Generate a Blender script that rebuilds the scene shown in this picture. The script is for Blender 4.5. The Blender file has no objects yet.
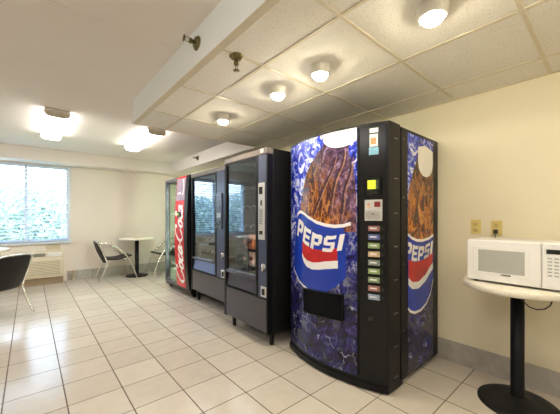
import bpy, bmesh, math, random
from mathutils import Vector, Matrix
random.seed(7)
PI = math.pi
SC = bpy.context.scene
COL = SC.collection

# ------------------------------------------------------------------ materials
def newmat(name):
    m = bpy.data.materials.new(name); m.use_nodes = True
    nt = m.node_tree
    b = nt.nodes.get('Principled BSDF')
    return m, nt, b
def L(nt, a, b): nt.links.new(a, b)
def N(nt, t, **kw):
    n = nt.nodes.new(t)
    for k, v in kw.items(): setattr(n, k, v)
    return n
def rgba(c): return (c[0], c[1], c[2], 1.0)
def srgb(r, g, b):
    f = lambda v: (v/255/12.92) if v/255 <= .04045 else ((v/255+.055)/1.055)**2.4
    return (f(r), f(g), f(b))
def coord(nt): return N(nt, 'ShaderNodeTexCoord').outputs['Object']
def geo(nt): return N(nt, 'ShaderNodeNewGeometry').outputs['Position']
def noise(nt, vec, scale, detail=3, rough=.5, dist=0):
    n = N(nt, 'ShaderNodeTexNoise'); n.inputs['Scale'].default_value = scale
    n.inputs['Detail'].default_value = detail; n.inputs['Roughness'].default_value = rough
    n.inputs['Distortion'].default_value = dist
    L(nt, vec, n.inputs['Vector']); return n.outputs['Fac']
def ramp(nt, fac, stops, interp='LINEAR'):
    r = N(nt, 'ShaderNodeValToRGB'); r.color_ramp.interpolation = interp
    e = r.color_ramp.elements
    while len(e) < len(stops): e.new(.5)
    for i, (p, c) in enumerate(stops):
        e[i].position = p; e[i].color = rgba(c)
    L(nt, fac, r.inputs['Fac']); return r.outputs['Color']
def math_(nt, op, a, b=None):
    n = N(nt, 'ShaderNodeMath', operation=op)
    for i, v in enumerate((a, b)):
        if v is None: continue
        if isinstance(v, (int, float)): n.inputs[i].default_value = v
        else: L(nt, v, n.inputs[i])
    return n.outputs[0]
def mix(nt, fac, a, b, mode='MIX'):
    n = N(nt, 'ShaderNodeMix', data_type='RGBA', blend_type=mode)
    for i, v in ((0, fac), (6, a), (7, b)):
        if isinstance(v, (int, float)): n.inputs[i].default_value = v
        elif isinstance(v, tuple): n.inputs[i].default_value = rgba(v)
        else: L(nt, v, n.inputs[i])
    return n.outputs[2]
def bump(nt, b, h, strength=.2, dist=.002):
    n = N(nt, 'ShaderNodeBump'); n.inputs['Strength'].default_value = strength
    n.inputs['Distance'].default_value = dist
    L(nt, h, n.inputs['Height']); L(nt, n.outputs[0], b.inputs['Normal'])
def plain(name, c, rough=.5, metal=0., var=.06, scale=18, spec=.5, bmp=0):
    m, nt, b = newmat(name)
    f = noise(nt, coord(nt), scale, 4)
    lo = tuple(v*(1-var) for v in c); hi = tuple(min(1, v*(1+var)) for v in c)
    L(nt, ramp(nt, f, [(.3, lo), (.7, hi)]), b.inputs['Base Color'])
    b.inputs['Roughness'].default_value = rough; b.inputs['Metallic'].default_value = metal
    b.inputs['Specular IOR Level'].default_value = spec
    if bmp: bump(nt, b, noise(nt, coord(nt), 220, 2), bmp, .002)
    return m
def emit(name, c, s):
    m, nt, b = newmat(name)
    b.inputs['Base Color'].default_value = rgba(c)
    b.inputs['Emission Color'].default_value = rgba(c); b.inputs['Emission Strength'].default_value = s
    b.inputs['Roughness'].default_value = .4
    return m
def glass(name, tint, ior=1.5, boost=1.0, gcol=(1, 1, 1)):
    m, nt, b = newmat(name); nt.nodes.remove(b)
    out = nt.nodes['Material Output']
    t = N(nt, 'ShaderNodeBsdfTransparent'); t.inputs[0].default_value = rgba(tint)
    g = N(nt, 'ShaderNodeBsdfGlossy'); g.inputs['Roughness'].default_value = .015
    g.inputs['Color'].default_value = rgba(gcol)
    f = N(nt, 'ShaderNodeFresnel'); f.inputs['IOR'].default_value = ior
    gi = N(nt, 'ShaderNodeNewGeometry')
    k = math_(nt, 'MINIMUM', math_(nt, 'MULTIPLY', f.outputs[0], boost), 1.0)
    k = math_(nt, 'MULTIPLY', k, math_(nt, 'SUBTRACT', 1.0, gi.outputs['Backfacing']))
    mx = N(nt, 'ShaderNodeMixShader')
    L(nt, k, mx.inputs[0]); L(nt, t.outputs[0], mx.inputs[1]); L(nt, g.outputs[0], mx.inputs[2])
    L(nt, mx.outputs[0], out.inputs['Surface'])
    return m

# tile floor: square tiles 0.3265 m, grout lines, a strip of greyer tiles along the machines
TS = .3265
def floor_material():
    m, nt, b = newmat('ceramic_floor_tile')
    p = geo(nt); s = N(nt, 'ShaderNodeSeparateXYZ'); L(nt, p, s.inputs[0])
    u = math_(nt, 'DIVIDE', math_(nt, 'SUBTRACT', s.outputs['X'], .19-40*TS), TS)
    v = math_(nt, 'DIVIDE', math_(nt, 'SUBTRACT', s.outputs['Y'], 2.05-40*.3225), .3225)
    fu = math_(nt, 'FRACT', u); fv = math_(nt, 'FRACT', v)
    du = math_(nt, 'MINIMUM', fu, math_(nt, 'SUBTRACT', 1.0, fu))
    dv = math_(nt, 'MINIMUM', fv, math_(nt, 'SUBTRACT', 1.0, fv))
    gu = math_(nt, 'LESS_THAN', du, .0125); gv = math_(nt, 'LESS_THAN', dv, .0105)
    g = math_(nt, 'MAXIMUM', gu, gv)
    cmb = N(nt, 'ShaderNodeCombineXYZ')
    L(nt, math_(nt, 'FLOOR', u), cmb.inputs[0]); L(nt, math_(nt, 'FLOOR', v), cmb.inputs[1])
    w = N(nt, 'ShaderNodeTexWhiteNoise', noise_dimensions='3D'); L(nt, cmb.outputs[0], w.inputs['Vector'])
    tile = ramp(nt, w.outputs['Value'], [(0, srgb(209, 201, 188)), (1, srgb(220, 213, 201))])
    mott = noise(nt, p, 9, 5, .6)
    tile = mix(nt, .10, tile, ramp(nt, mott, [(.35, srgb(176, 156, 130)), (.65, srgb(232, 222, 204))]), 'MIX')
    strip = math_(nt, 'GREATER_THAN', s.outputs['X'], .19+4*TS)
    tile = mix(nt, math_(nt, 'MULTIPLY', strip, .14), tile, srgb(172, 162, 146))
    grout = ramp(nt, noise(nt, p, 30, 3), [(.3, srgb(92, 80, 68)), (.7, srgb(122, 110, 96))])
    L(nt, mix(nt, g, tile, grout), b.inputs['Base Color'])
    L(nt, mix(nt, g, (.17, .17, .17), (.8, .8, .8)), b.inputs['Roughness'])
    h = math_(nt, 'ADD', math_(nt, 'MULTIPLY', math_(nt, 'SUBTRACT', 1.0, g), 1.0), math_(nt, 'MULTIPLY', noise(nt, p, 5, 2), .35))
    bump(nt, b, h, .25, .004)
    return m
def wall_material(name, c):
    m, nt, b = newmat(name)
    p = geo(nt)
    f = noise(nt, p, 2.5, 4)
    L(nt, ramp(nt, f, [(.3, tuple(v*.97 for v in c)), (.7, c)]), b.inputs['Base Color'])
    b.inputs['Roughness'].default_value = .75; b.inputs['Specular IOR Level'].default_value = .25
    bump(nt, b, noise(nt, p, 160, 3), .12, .002)
    return m
def acoustic_material():
    m, nt, b = newmat('acoustic_ceiling_tile')
    p = geo(nt)
    v = N(nt, 'ShaderNodeTexNoise'); v.inputs['Scale'].default_value = 120; v.inputs['Detail'].default_value = 3
    L(nt, p, v.inputs['Vector'])
    fleck = ramp(nt, v.outputs['Fac'], [(.32, srgb(204, 196, 178)), (.43, srgb(241, 238, 228))])
    big = noise(nt, p, 1.7, 2)
    c = mix(nt, .25, fleck, ramp(nt, big, [(.35, srgb(230, 223, 208)), (.65, srgb(242, 239, 230))]))
    L(nt, c, b.inputs['Base Color']); b.inputs['Roughness'].default_value = .9
    bump(nt, b, v.outputs['Fac'], .5, .004)
    return m
def base_tile_material():
    m, nt, b = newmat('grey_baseboard_tile')
    p = geo(nt); s = N(nt, 'ShaderNodeSeparateXYZ'); L(nt, p, s.inputs[0])
    u = math_(nt, 'FRACT', math_(nt, 'DIVIDE', math_(nt, 'ADD', math_(nt, 'ADD', s.outputs['X'], s.outputs['Y']), 20.13), .6))
    g = math_(nt, 'LESS_THAN', u, .010)
    f = noise(nt, p, 12, 5)
    c = ramp(nt, f, [(.3, srgb(168, 164, 156)), (.7, srgb(190, 186, 176))])
    L(nt, mix(nt, g, c, srgb(120, 114, 104)), b.inputs['Base Color'])
    b.inputs['Roughness'].default_value = .5
    return m
# printed ice-and-water artwork of the drink machine
def ice_print_material():
    m, nt, b = newmat('ice_print')
    p = coord(nt); s = N(nt, 'ShaderNodeSeparateXYZ'); L(nt, p, s.inputs[0])
    n1 = noise(nt, p, 10, 8, .72, 1.6)
    blue = ramp(nt, n1, [(.36, srgb(6, 8, 70)), (.45, srgb(24, 44, 190)), (.52, srgb(74, 100, 225)), (.57, srgb(208, 216, 250)), (.66, srgb(252, 252, 255))])
    n2 = noise(nt, p, 7, 9, .75, 2.5)
    dark = ramp(nt, n2, [(.36, srgb(10, 8, 26)), (.50, srgb(30, 24, 64)), (.58, srgb(44, 40, 108)), (.66, srgb(78, 74, 150)), (.74, srgb(200, 205, 236))])
    # ice fades from bright (top left) to deep violet water at the bottom and right
    hz = math_(nt, 'ADD', s.outputs['X'], s.outputs['Y'])
    zf = N(nt, 'ShaderNodeMapRange'); zf.inputs[1].default_value = .50; zf.inputs[2].default_value = 1.25
    L(nt, math_(nt, 'ADD', s.outputs['Z'], math_(nt, 'MULTIPLY', hz, .22)), zf.inputs[0])
    zz = math_(nt, 'ADD', zf.outputs[0], math_(nt, 'MULTIPLY', math_(nt, 'SUBTRACT', noise(nt, p, 4, 4), .5), 1.0))
    zc2 = N(nt, 'ShaderNodeClamp'); L(nt, zz, zc2.inputs[0])
    c = mix(nt, zc2.outputs[0], dark, blue)
    w = N(nt, 'ShaderNodeTexVoronoi', feature='DISTANCE_TO_EDGE'); w.inputs['Scale'].default_value = 3.2
    wv = N(nt, 'ShaderNodeVectorMath', operation='ADD'); L(nt, p, wv.inputs[0])
    nn = N(nt, 'ShaderNodeTexNoise'); nn.inputs['Scale'].default_value = 6; nn.inputs['Detail'].default_value = 7; L(nt, p, nn.inputs['Vector'])
    sc = N(nt, 'ShaderNodeVectorMath', operation='SCALE'); L(nt, nn.outputs['Color'], sc.inputs[0]); sc.inputs['Scale'].default_value = .5
    L(nt, sc.outputs[0], wv.inputs[1]); L(nt, wv.outputs[0], w.inputs['Vector'])
    streak = math_(nt, 'MULTIPLY', math_(nt, 'LESS_THAN', w.outputs['Distance'], .010), math_(nt, 'GREATER_THAN', noise(nt, p, 9, 3), .54))
    c = mix(nt, math_(nt, 'MULTIPLY', streak, .6), c, srgb(205, 212, 245))
    L(nt, c, b.inputs['Base Color']); b.inputs['Roughness'].default_value = .22
    return m
def cola_material():
    m, nt, b = newmat('cola_print')
    p = coord(nt)
    mp = N(nt, 'ShaderNodeMapping'); mp.inputs['Rotation'].default_value = (.5, .35, 0); mp.inputs['Scale'].default_value = (2.6, 2.6, 1.1)
    L(nt, p, mp.inputs['Vector'])
    n1 = noise(nt, mp.outputs[0], 8.5, 9, .74, 1.1)
    c = ramp(nt, n1, [(.36, srgb(26, 13, 10)), (.46, srgb(84, 42, 20)), (.52, srgb(170, 92, 34)), (.58, srgb(240, 166, 72)), (.64, srgb(150, 84, 40)), (.72, srgb(60, 32, 22))])
    s = N(nt, 'ShaderNodeSeparateXYZ'); L(nt, p, s.inputs[0])
    zf = N(nt, 'ShaderNodeMapRange'); zf.inputs[1].default_value = 1.25; zf.inputs[2].default_value = 1.75
    L(nt, s.outputs['Z'], zf.inputs[0])
    c = mix(nt, math_(nt, 'MULTIPLY', zf.outputs[0], .9), c, srgb(44, 26, 22))
    L(nt, c, b.inputs['Base Color']); b.inputs['Roughness'].default_value = .22
    return m
def cola_front_material():
    m = cola_material(); m.name = 'cola_front_print'; nt = m.node_tree; b = nt.nodes['Principled BSDF']
    c = b.inputs['Base Color'].links[0].from_socket
    p = coord(nt); s = N(nt, 'ShaderNodeSeparateXYZ'); L(nt, p, s.inputs[0])
    k = N(nt, 'ShaderNodeMapRange'); k.inputs[1].default_value = .06; k.inputs[2].default_value = -.26
    # the print turns violet towards the bottle's right flank, with bent dark grooves
    sh = math_(nt, 'ADD', s.outputs['Y'], math_(nt, 'MULTIPLY', math_(nt, 'SUBTRACT', s.outputs['Z'], 1.45), -.35))
    L(nt, math_(nt, 'ADD', sh, math_(nt, 'MULTIPLY', math_(nt, 'SUBTRACT', noise(nt, p, 7, 5, .6, 1), .5), .35)), k.inputs[0])
    vio = ramp(nt, noise(nt, p, 12, 6, .7, 1.5), [(.36, srgb(24, 18, 40)), (.48, srgb(66, 50, 84)), (.57, srgb(118, 92, 130)), (.68, srgb(182, 164, 206))])
    c2 = mix(nt, math_(nt, 'MULTIPLY', k.outputs[0], .85), c, vio)
    L(nt, c2, b.inputs['Base Color'])
    return m
def foliage_material(name, a, c):
    m, nt, b = newmat(name)
    f = noise(nt, geo(nt), 3.5, 4)
    L(nt, ramp(nt, f, [(.3, a), (.7, c)]), b.inputs['Base Color']); b.inputs['Roughness'].default_value = .6
    return m
def table_top_material():
    m, nt, b = newmat('cream_laminate')
    p = coord(nt)
    f = noise(nt, p, 40, 5, .7)
    L(nt, ramp(nt, f, [(.35, srgb(238, 231, 210)), (.65, srgb(249, 245, 232))]), b.inputs['Base Color'])
    b.inputs['Roughness'].default_value = .35
    return m

M = {}
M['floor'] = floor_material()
M['wall_warm'] = wall_material('cream_wall_paint', srgb(244, 236, 207))
M['wall_back'] = wall_material('pale_cream_wall_paint', srgb(236, 227, 216))
M['ceiling'] = wall_material('white_ceiling_paint', srgb(235, 227, 219))
M['beam'] = wall_material('white_beam_paint', srgb(234, 238, 234))
M['acoustic'] = acoustic_material()
M['tbar'] = plain('cream_tee_bar', srgb(218, 208, 184), .5, 0, .03)
M['basetile'] = base_tile_material()
M['white_vinyl'] = plain('white_vinyl', srgb(222, 232, 244), .35, 0, .02)
def slat_material():
    m, nt, b = newmat('white_blind_slat')
    L(nt, ramp(nt, noise(nt, coord(nt), 20, 3), [(.3, srgb(232, 240, 248)), (.7, srgb(240, 245, 252))]), b.inputs['Base Color']); b.inputs['Roughness'].default_value = .4
    t = N(nt, 'ShaderNodeBsdfTranslucent'); t.inputs[0].default_value = (.75, .85, .95, 1)
    mx = N(nt, 'ShaderNodeMixShader'); mx.inputs[0].default_value = .4
    L(nt, b.outputs[0], mx.inputs[1]); L(nt, t.outputs[0], mx.inputs[2]); L(nt, mx.outputs[0], nt.nodes['Material Output'].inputs['Surface'])
    return m
M['slat'] = slat_material()
M['pane'] = glass('window_pane', (.93, .97, 1), 1.45)
M['black'] = plain('black_enamel', (.007, .007, .009), .32, 0, .15, 18, .2)
M['blacksoft'] = plain('black_powder_coat', (.010, .010, .011), .42, 0, .2, 30, .25)
M['blackgloss'] = plain('gloss_black_panel', (.007, .007, .008), .2, 0, .1, 18, .3)
M['inside'] = plain('dark_cabinet_lining', (.016, .016, .018), .6, 0, .1)
M['charcoal'] = plain('charcoal_panel', srgb(70, 66, 70), .34, 0, .08, 8)
M['bronze'] = plain('taupe_header_trim', srgb(120, 110, 104), .4, 0, .06)
M['column'] = plain('slate_blue_panel', srgb(70, 80, 108), .3, .1, .06)
M['chrome'] = plain('polished_chrome', (.78, .78, .77), .16, 1.0, .03)
M['steel'] = plain('brushed_steel', (.62, .62, .60), .33, 1.0, .05)
M['silver'] = plain('silver_plastic', srgb(196, 198, 196), .35, .15, .04)
M['key'] = plain('grey_key', srgb(132, 136, 140), .45)
M['white_label'] = plain('white_label', srgb(236, 234, 230), .5, 0, .02)
M['ice'] = ice_print_material()
M['cola'] = cola_material()
M['cola_f'] = cola_front_material()
M['cola_hi'] = plain('cola_groove_print', srgb(62, 42, 52), .22, 0, .4, 22)
M['cola_or'] = plain('cola_amber_print', srgb(158, 116, 98), .22, 0, .5, 40)
M['cap'] = plain('white_cap_print', srgb(246, 244, 240), .22, 0, .02)
M['pblue'] = plain('blue_label_print', srgb(24, 60, 178), .22, 0, .18, 7)
M['pred'] = plain('red_label_print', srgb(196, 34, 40), .22, 0, .15, 9)
M['pwhite'] = plain('white_label_print', srgb(244, 242, 244), .22, 0, .02)
M['coke_red'] = plain('red_plastic_panel', srgb(206, 24, 36), .25, 0, .06)
M['coke_white'] = plain('white_script_print', srgb(246, 236, 234), .25, 0, .02)
M['coke_grey'] = plain('pinkish_grey_print', srgb(150, 130, 148), .3, 0, .25, 9)
M['cooler'] = plain('pale_green_lining', srgb(206, 214, 196), .5, 0, .05)
M['case_glass'] = glass('display_glass', (.78, .82, .88), 1.75, 2.0, (.80, .90, 1.0))
M['cooler_glass'] = glass('cooler_glass', (.88, .95, .90), 1.35, 1.0)
M['bin'] = plain('blue_grey_flap', srgb(120, 146, 200), .16, .35, .05)
M['binm'] = plain('smoky_grey_flap', srgb(84, 84, 96), .25, .2, .06)
M['mw'] = plain('white_microwave_plastic', srgb(240, 240, 238), .3, 0, .015)
M['mwwin'] = plain('grey_mesh_window', srgb(176, 178, 172), .25, 0, .05, 300)
M['dark'] = plain('dark_display', (.012, .016, .014), .2)
M['mwkey'] = plain('pale_grey_key', srgb(176, 178, 178), .5)
M['laminate'] = table_top_material()
M['edge'] = plain('cream_table_edge', srgb(226, 216, 192), .4)
M['outlet'] = plain('ivory_outlet_plastic', srgb(226, 206, 130), .4, 0, .02)
M['outdark'] = plain('outlet_slot', srgb(120, 100, 56), .5)
M['cord'] = plain('black_cord', (.02, .018, .016), .5)
M['brass'] = plain('tarnished_brass', srgb(120, 112, 74), .38, .85, .25, 60)
M['lampwhite'] = plain('white_lamp_housing', srgb(226, 222, 214), .4, 0, .02)
M['lens'] = emit('fluorescent_lens', (1.0, .95, .92), 8.0)
M['bulb'] = emit('warm_lamp_lens', (1.0, .90, .68), 116.0)
M['strip'] = emit('warm_lamp_strip', (1.0, .9, .75), 70.0)
M['tube'] = emit('cool_white_tube', (.9, 1.0, .9), 40.0)
M['endcap'] = plain('grey_fixture_end', srgb(216, 206, 188), .5)
M['ac'] = plain('beige_air_unit', srgb(224, 214, 190), .5, 0, .03)
M['grille'] = plain('light_tan_grille', srgb(206, 192, 164), .5)
M['acdark'] = plain('grey_vent', srgb(128, 128, 120), .5)
M['acshade'] = plain('tan_sleeve', srgb(160, 140, 112), .6)
M['seat'] = plain('black_seat_plastic', srgb(34, 30, 28), .5, 0, .12, 18, .25)
M['slot'] = plain('matt_black_slot', (.004, .004, .005), .6, 0, .1, 18, .1)
M['alu'] = plain('satin_aluminium', (.74, .72, .68), .26, .95, .04)
M['grass'] = plain('lawn_ground', srgb(96, 120, 84), .9, 0, .3, 2)
M['leaf1'] = foliage_material('leaf_green', srgb(112, 136, 118), srgb(182, 198, 182))
M['leaf2'] = foliage_material('leaf_grey_green', srgb(136, 154, 140), srgb(204, 214, 200))
M['bark'] = plain('bark', srgb(92, 78, 66), .9, 0, .3)
M['pipe'] = plain('brownish_metal', srgb(196, 180, 152), .5, .1)
for n, c in dict(b_red=(150, 104, 100), b_blue=(92, 104, 160), b_green=(140, 164, 112), b_peach=(206, 178, 140), b_grey=(136, 148, 138),
                 b_lime=(146, 172, 112), b_sage=(134, 158, 120), b_rose=(160, 112, 104), b_ice=(150, 170, 190), st_or=(206, 140, 92), st_blue=(126, 176, 200), redcard=(122, 24, 30)).items():
    M[n] = plain(n, srgb(*c), .35, 0, .2, 60)
M['lcd'] = emit('yellow_green_display', srgb(186, 196, 40), .55)
M['bag_or'] = plain('orange_snack_foil', srgb(196, 112, 62), .35, .1, .4, 25)
M['bag_br'] = plain('brown_snack_foil', srgb(120, 66, 46), .3, .1, .4, 25)
M['bag_cr'] = plain('cream_snack_foil', srgb(214, 170, 140), .35, .1, .4, 25)
M['bag_gr'] = plain('green_snack_foil', srgb(70, 84, 52), .35, .1, .4, 25)

# ------------------------------------------------------------------ mesh builder
class MB:
    def __init__(s): s.bm = bmesh.new(); s.mi = 0
    def mat(s, i): s.mi = i; return s
    def face(s, vs, smooth=False):
        try:
            f = s.bm.faces.new(vs); f.material_index = s.mi; f.smooth = smooth; return f
        except ValueError: return None
    def box(s, x0, x1, y0, y1, z0, z1, bev=0, seg=2):
        x0, x1 = min(x0, x1), max(x0, x1); y0, y1 = min(y0, y1), max(y0, y1); z0, z1 = min(z0, z1), max(z0, z1)
        v = [s.bm.verts.new(p) for p in ((x0,y0,z0),(x1,y0,z0),(x1,y1,z0),(x0,y1,z0),(x0,y0,z1),(x1,y0,z1),(x1,y1,z1),(x0,y1,z1))]
        fs = [s.face([v[i] for i in q]) for q in ((0,3,2,1),(4,5,6,7),(0,1,5,4),(1,2,6,5),(2,3,7,6),(3,0,4,7))]
        if bev:
            bev = min(bev, .49*min(x1-x0, y1-y0, z1-z0))
            es = {e for f in fs for e in f.edges}
            r = bmesh.ops.bevel(s.bm, geom=list(es), offset=bev, segments=seg, affect='EDGES', profile=.5)
            for f in r['faces']: f.material_index = s.mi
        return s
    def prism(s, pts, h0, h1, axis='z', bev=0):
        # pts: 2D outline; extruded along axis
        def P(a, b, h):
            return {'z': (a, b, h), 'x': (h, a, b), 'y': (a, h, b)}[axis]
        lo = [s.bm.verts.new(P(a, b, h0)) for a, b in pts]; hi = [s.bm.verts.new(P(a, b, h1)) for a, b in pts]
        n = len(pts); fs = [s.face(lo[::-1]), s.face(hi)]
        for i in range(n): fs.append(s.face([lo[i], lo[(i+1) % n], hi[(i+1) % n], hi[i]]))
        bmesh.ops.recalc_face_normals(s.bm, faces=[f for f in fs if f])
        return s
    def tube(s, pts, r, seg=10, cap=True):
        pts = [Vector(p) for p in pts]; rings = []
        rs = r if isinstance(r, (list, tuple)) else [r]*len(pts)
        up = None
        for i, p in enumerate(pts):
            t = (pts[min(i+1, len(pts)-1)] - pts[max(i-1, 0)]).normalized()
            if up is None:
                up = Vector((0, 0, 1)) if abs(t.z) < .9 else Vector((1, 0, 0))
            a = t.cross(up)
            if a.length < 1e-5: a = t.cross(Vector((0, 1, 0)))
            a.normalize(); b = a.cross(t).normalized(); up = b
            rings.append([s.bm.verts.new(p + rs[i]*(math.cos(2*PI*k/seg)*a + math.sin(2*PI*k/seg)*b)) for k in range(seg)])
        for i in range(len(rings)-1):
            for k in range(seg):
                s.face([rings[i][k], rings[i][(k+1) % seg], rings[i+1][(k+1) % seg], rings[i+1][k]], True)
        if cap:
            s.face(rings[0][::-1]); s.face(rings[-1])
        return s
    def lathe(s, prof, c=(0, 0, 0), seg=40, M4=None):
        rings = []
        for r, z in prof:
            if r < 1e-6: rings.append([s.bm.verts.new((0, 0, z))])
            else: rings.append([s.bm.verts.new((r*math.cos(2*PI*k/seg), r*math.sin(2*PI*k/seg), z)) for k in range(seg)])
        vs = [v for g in rings for v in g]
        for a, b in zip(rings, rings[1:]):
            for k in range(seg):
                k2 = (k+1) % seg
                if len(a) == 1 and len(b) == 1: continue
                if len(a) == 1: s.face([a[0], b[k2], b[k]], True)
                elif len(b) == 1: s.face([a[k], a[k2], b[0]], True)
                else: s.face([a[k], a[k2], b[k2], b[k]], True)
        T = Matrix.Translation(Vector(c)) @ (M4 if M4 is not None else Matrix.Identity(4))
        for v in vs: v.co = T @ v.co
        return s
    def grid(s, fn, nu, nv, smooth=True):
        g = [[s.bm.verts.new(fn(i/nu, j/nv)) for j in range(nv+1)] for i in range(nu+1)]
        for i in range(nu):
            for j in range(nv):
                s.face([g[i][j], g[i+1][j], g[i+1][j+1], g[i][j+1]], smooth)
        return s
    def build(s, name, mats, parent=None, off=(0, 0, 0), recalc=False):
        if recalc: bmesh.ops.recalc_face_normals(s.bm, faces=s.bm.faces[:])
        me = bpy.data.meshes.new(name)
        o = bpy.data.objects.new(name, me)
        COL.objects.link(o)
        if parent is not None:
            o.parent = parent
            w = Vector((0, 0, 0)); q = parent
            while q is not None: w += q.location; q = q.parent
            off = Vector(off) + w if not parent.get('_local') else Vector(off)
        bmesh.ops.translate(s.bm, verts=s.bm.verts[:], vec=-Vector(off))
        s.bm.to_mesh(me); s.bm.free()
        if parent is None: o.location = Vector(off)
        elif parent.get('_local'): o['_local'] = 1
        for m in (mats if isinstance(mats, (list, tuple)) else [mats]): me.materials.append(m)
        return o
def tag(o, label, cat, group=None, kind=None):
    o['label'] = label; o['category'] = cat
    if group: o['group'] = group
    if kind: o['kind'] = kind
    return o
def thing(name, label, cat, loc, rz=0, group=None, local=False):
    o = bpy.data.objects.new(name, None); COL.objects.link(o)
    o.location = loc; o.rotation_euler = (0, 0, rz); o.empty_display_size = .1
    if local: o['_local'] = 1
    return tag(o, label, cat, group)
def struct(name, mb, mats, parent=None):
    o = mb.build(name, mats, parent)
    if parent is None: o['kind'] = 'structure'
    return o
def copy_tree(o, parent=None):
    c = o.copy(); COL.objects.link(c)
    if parent is not None: c.parent = parent
    for ch in list(o.children): copy_tree(ch, c)
    return c
def part_box(name, m, parent, *a, bev=0):
    return MB().box(*a, bev=bev).build(name, M[m] if isinstance(m, str) else m, parent)

# ------------------------------------------------------------------ room shell
XW, YB, XL, YF = 2.78, 7.10, -3.2, -2.6
ZC, ZD = 2.50, 2.265
YE = 3.39           # far end of the lowered tile ceiling
XB = .848            # beam face
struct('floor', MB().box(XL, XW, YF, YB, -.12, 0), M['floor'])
struct('wall_right', MB().box(XW, XW+.15, YF-.15, YB+.15, -.12, ZC+.1), M['wall_warm'])
struct('wall_left', MB().box(XL-.15, XL, YF-.15, YB+.15, -.12, ZC+.1), M['wall_back'])
struct('wall_front', MB().box(XL, XW, YF-.15, YF, -.12, ZC+.1), M['wall_back'])
WX0, WX1, WZ0, WZ1 = -1.29, .57, .78, 2.235
wb = MB()
wb.box(XL, WX0, YB, YB+.15, -.12, ZC+.1).box(WX1, XW, YB, YB+.15, -.12, ZC+.1)
wb.box(WX0, WX1, YB, YB+.15, -.12, WZ0).box(WX0, WX1, YB, YB+.15, WZ1, ZC+.1)
struct('wall_back', wb, M['wall_back'])
struct('ceiling', MB().box(XL, XW, YF, YB, ZC, ZC+.1), M['ceiling'])
struct('trim_1', MB().box(XL, XB-.012, 2.13, 2.165, ZC-.006, ZC, bev=.002), M['ceiling'])      # batten over the ceiling joint
struct('trim_2', MB().box(XL, XB-.012, -.32, -.285, ZC-.006, ZC, bev=.002), M['ceiling'])
# lowered ceiling: white fascia beam on the left, acoustic tiles on tee bars
struct('trim_3', MB().box(XB-.012, XB+.02, YF, YE, ZD-.004, ZC), M['beam'])
struct('ceiling', MB().box(XB+.02, XW, YF, YE, ZD, ZC), M['acoustic'])
tb = MB()
TB = .010
for x in (1.185, 1.825, 2.465): tb.box(x-TB, x+TB, YF, YE, ZD-.004, ZD+.001)
for y in (-2.26, -1.62, -.98, -.34, .30, .907, 1.545, 2.185, 2.86): tb.box(XB+.02, XW, y-TB, y+TB, ZD-.0045, ZD+.001)
tb.box(XW-.022, XW, YF, YE, ZD-.006, ZD+.001).box(XB-.014, XB+.035, YF, YE, ZD-.007, ZD-.003)
struct('trim_4', tb, M['tbar'])
struct('trim_5', MB().box(XB-.014, XW, YE, YE+.008, ZD-.006, ZC), M['tbar'])
# soffits around the raised part of the ceiling
struct('trim_6', MB().box(XL, XW, 6.74, YB, ZD, ZC), M['ceiling'])
struct('trim_7', MB().box(2.47, XW, YE+.008, 6.74, ZD, ZC), M['ceiling'])
struct('baseboard_right', MB().box(XW-.014, XW, YF, YB, 0, .178, bev=.003), M['basetile'])
bbk = MB().box(.56, XW-.014, YB-.014, YB, 0, .19, bev=.003).box(XL, -.92, YB-.014, YB, 0, .19, bev=.003)
struct('baseboard_back', bbk, M['basetile'])
struct('baseboard_left', MB().box(XL, XL+.014, YF, YB-.014, 0, .19, bev=.003), M['basetile'])

# window
wn = bpy.data.objects.new('window_1', None); COL.objects.link(wn); wn['kind'] = 'structure'
wn.location = ((WX0+WX1)/2, YB, WZ0)
fr = MB(); F = .045
fr.box(WX0, WX1, YB+.02, YB+.10, WZ0, WZ0+F, bev=.004).box(WX0, WX1, YB+.02, YB+.10, WZ1-F, WZ1, bev=.004)
NP = 3; PW = (WX1-WX0)/NP
for i in range(NP+1):
    x = WX0+i*PW
    fr.box(max(WX0, x-.022), min(WX1, x+.022), YB+.025, YB+.095, WZ0+F, WZ1-F, bev=.004)
fr.build('window_frame', M['white_vinyl'], wn)
cs = MB()   # casing on the room side
cs.box(WX1, WX1+.045, YB-.016, YB, WZ0-.03, WZ1+.02, bev=.004).box(WX0-.045, WX0, YB-.016, YB, WZ0-.03, WZ1+.02, bev=.004)
cs.build('casing', M['white_vinyl'], wn)
MB().box(WX0-.06, WX1+.06, YB-.05, YB+.02, WZ0-.03, WZ0, bev=.006).build('sill', M['white_vinyl'], wn)
for i in range(NP):
    MB().box(WX0+i*PW+.022, WX0+(i+1)*PW-.022, YB+.075, YB+.081, WZ0+F, WZ1-F).build('pane', M['pane'], wn)
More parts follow.
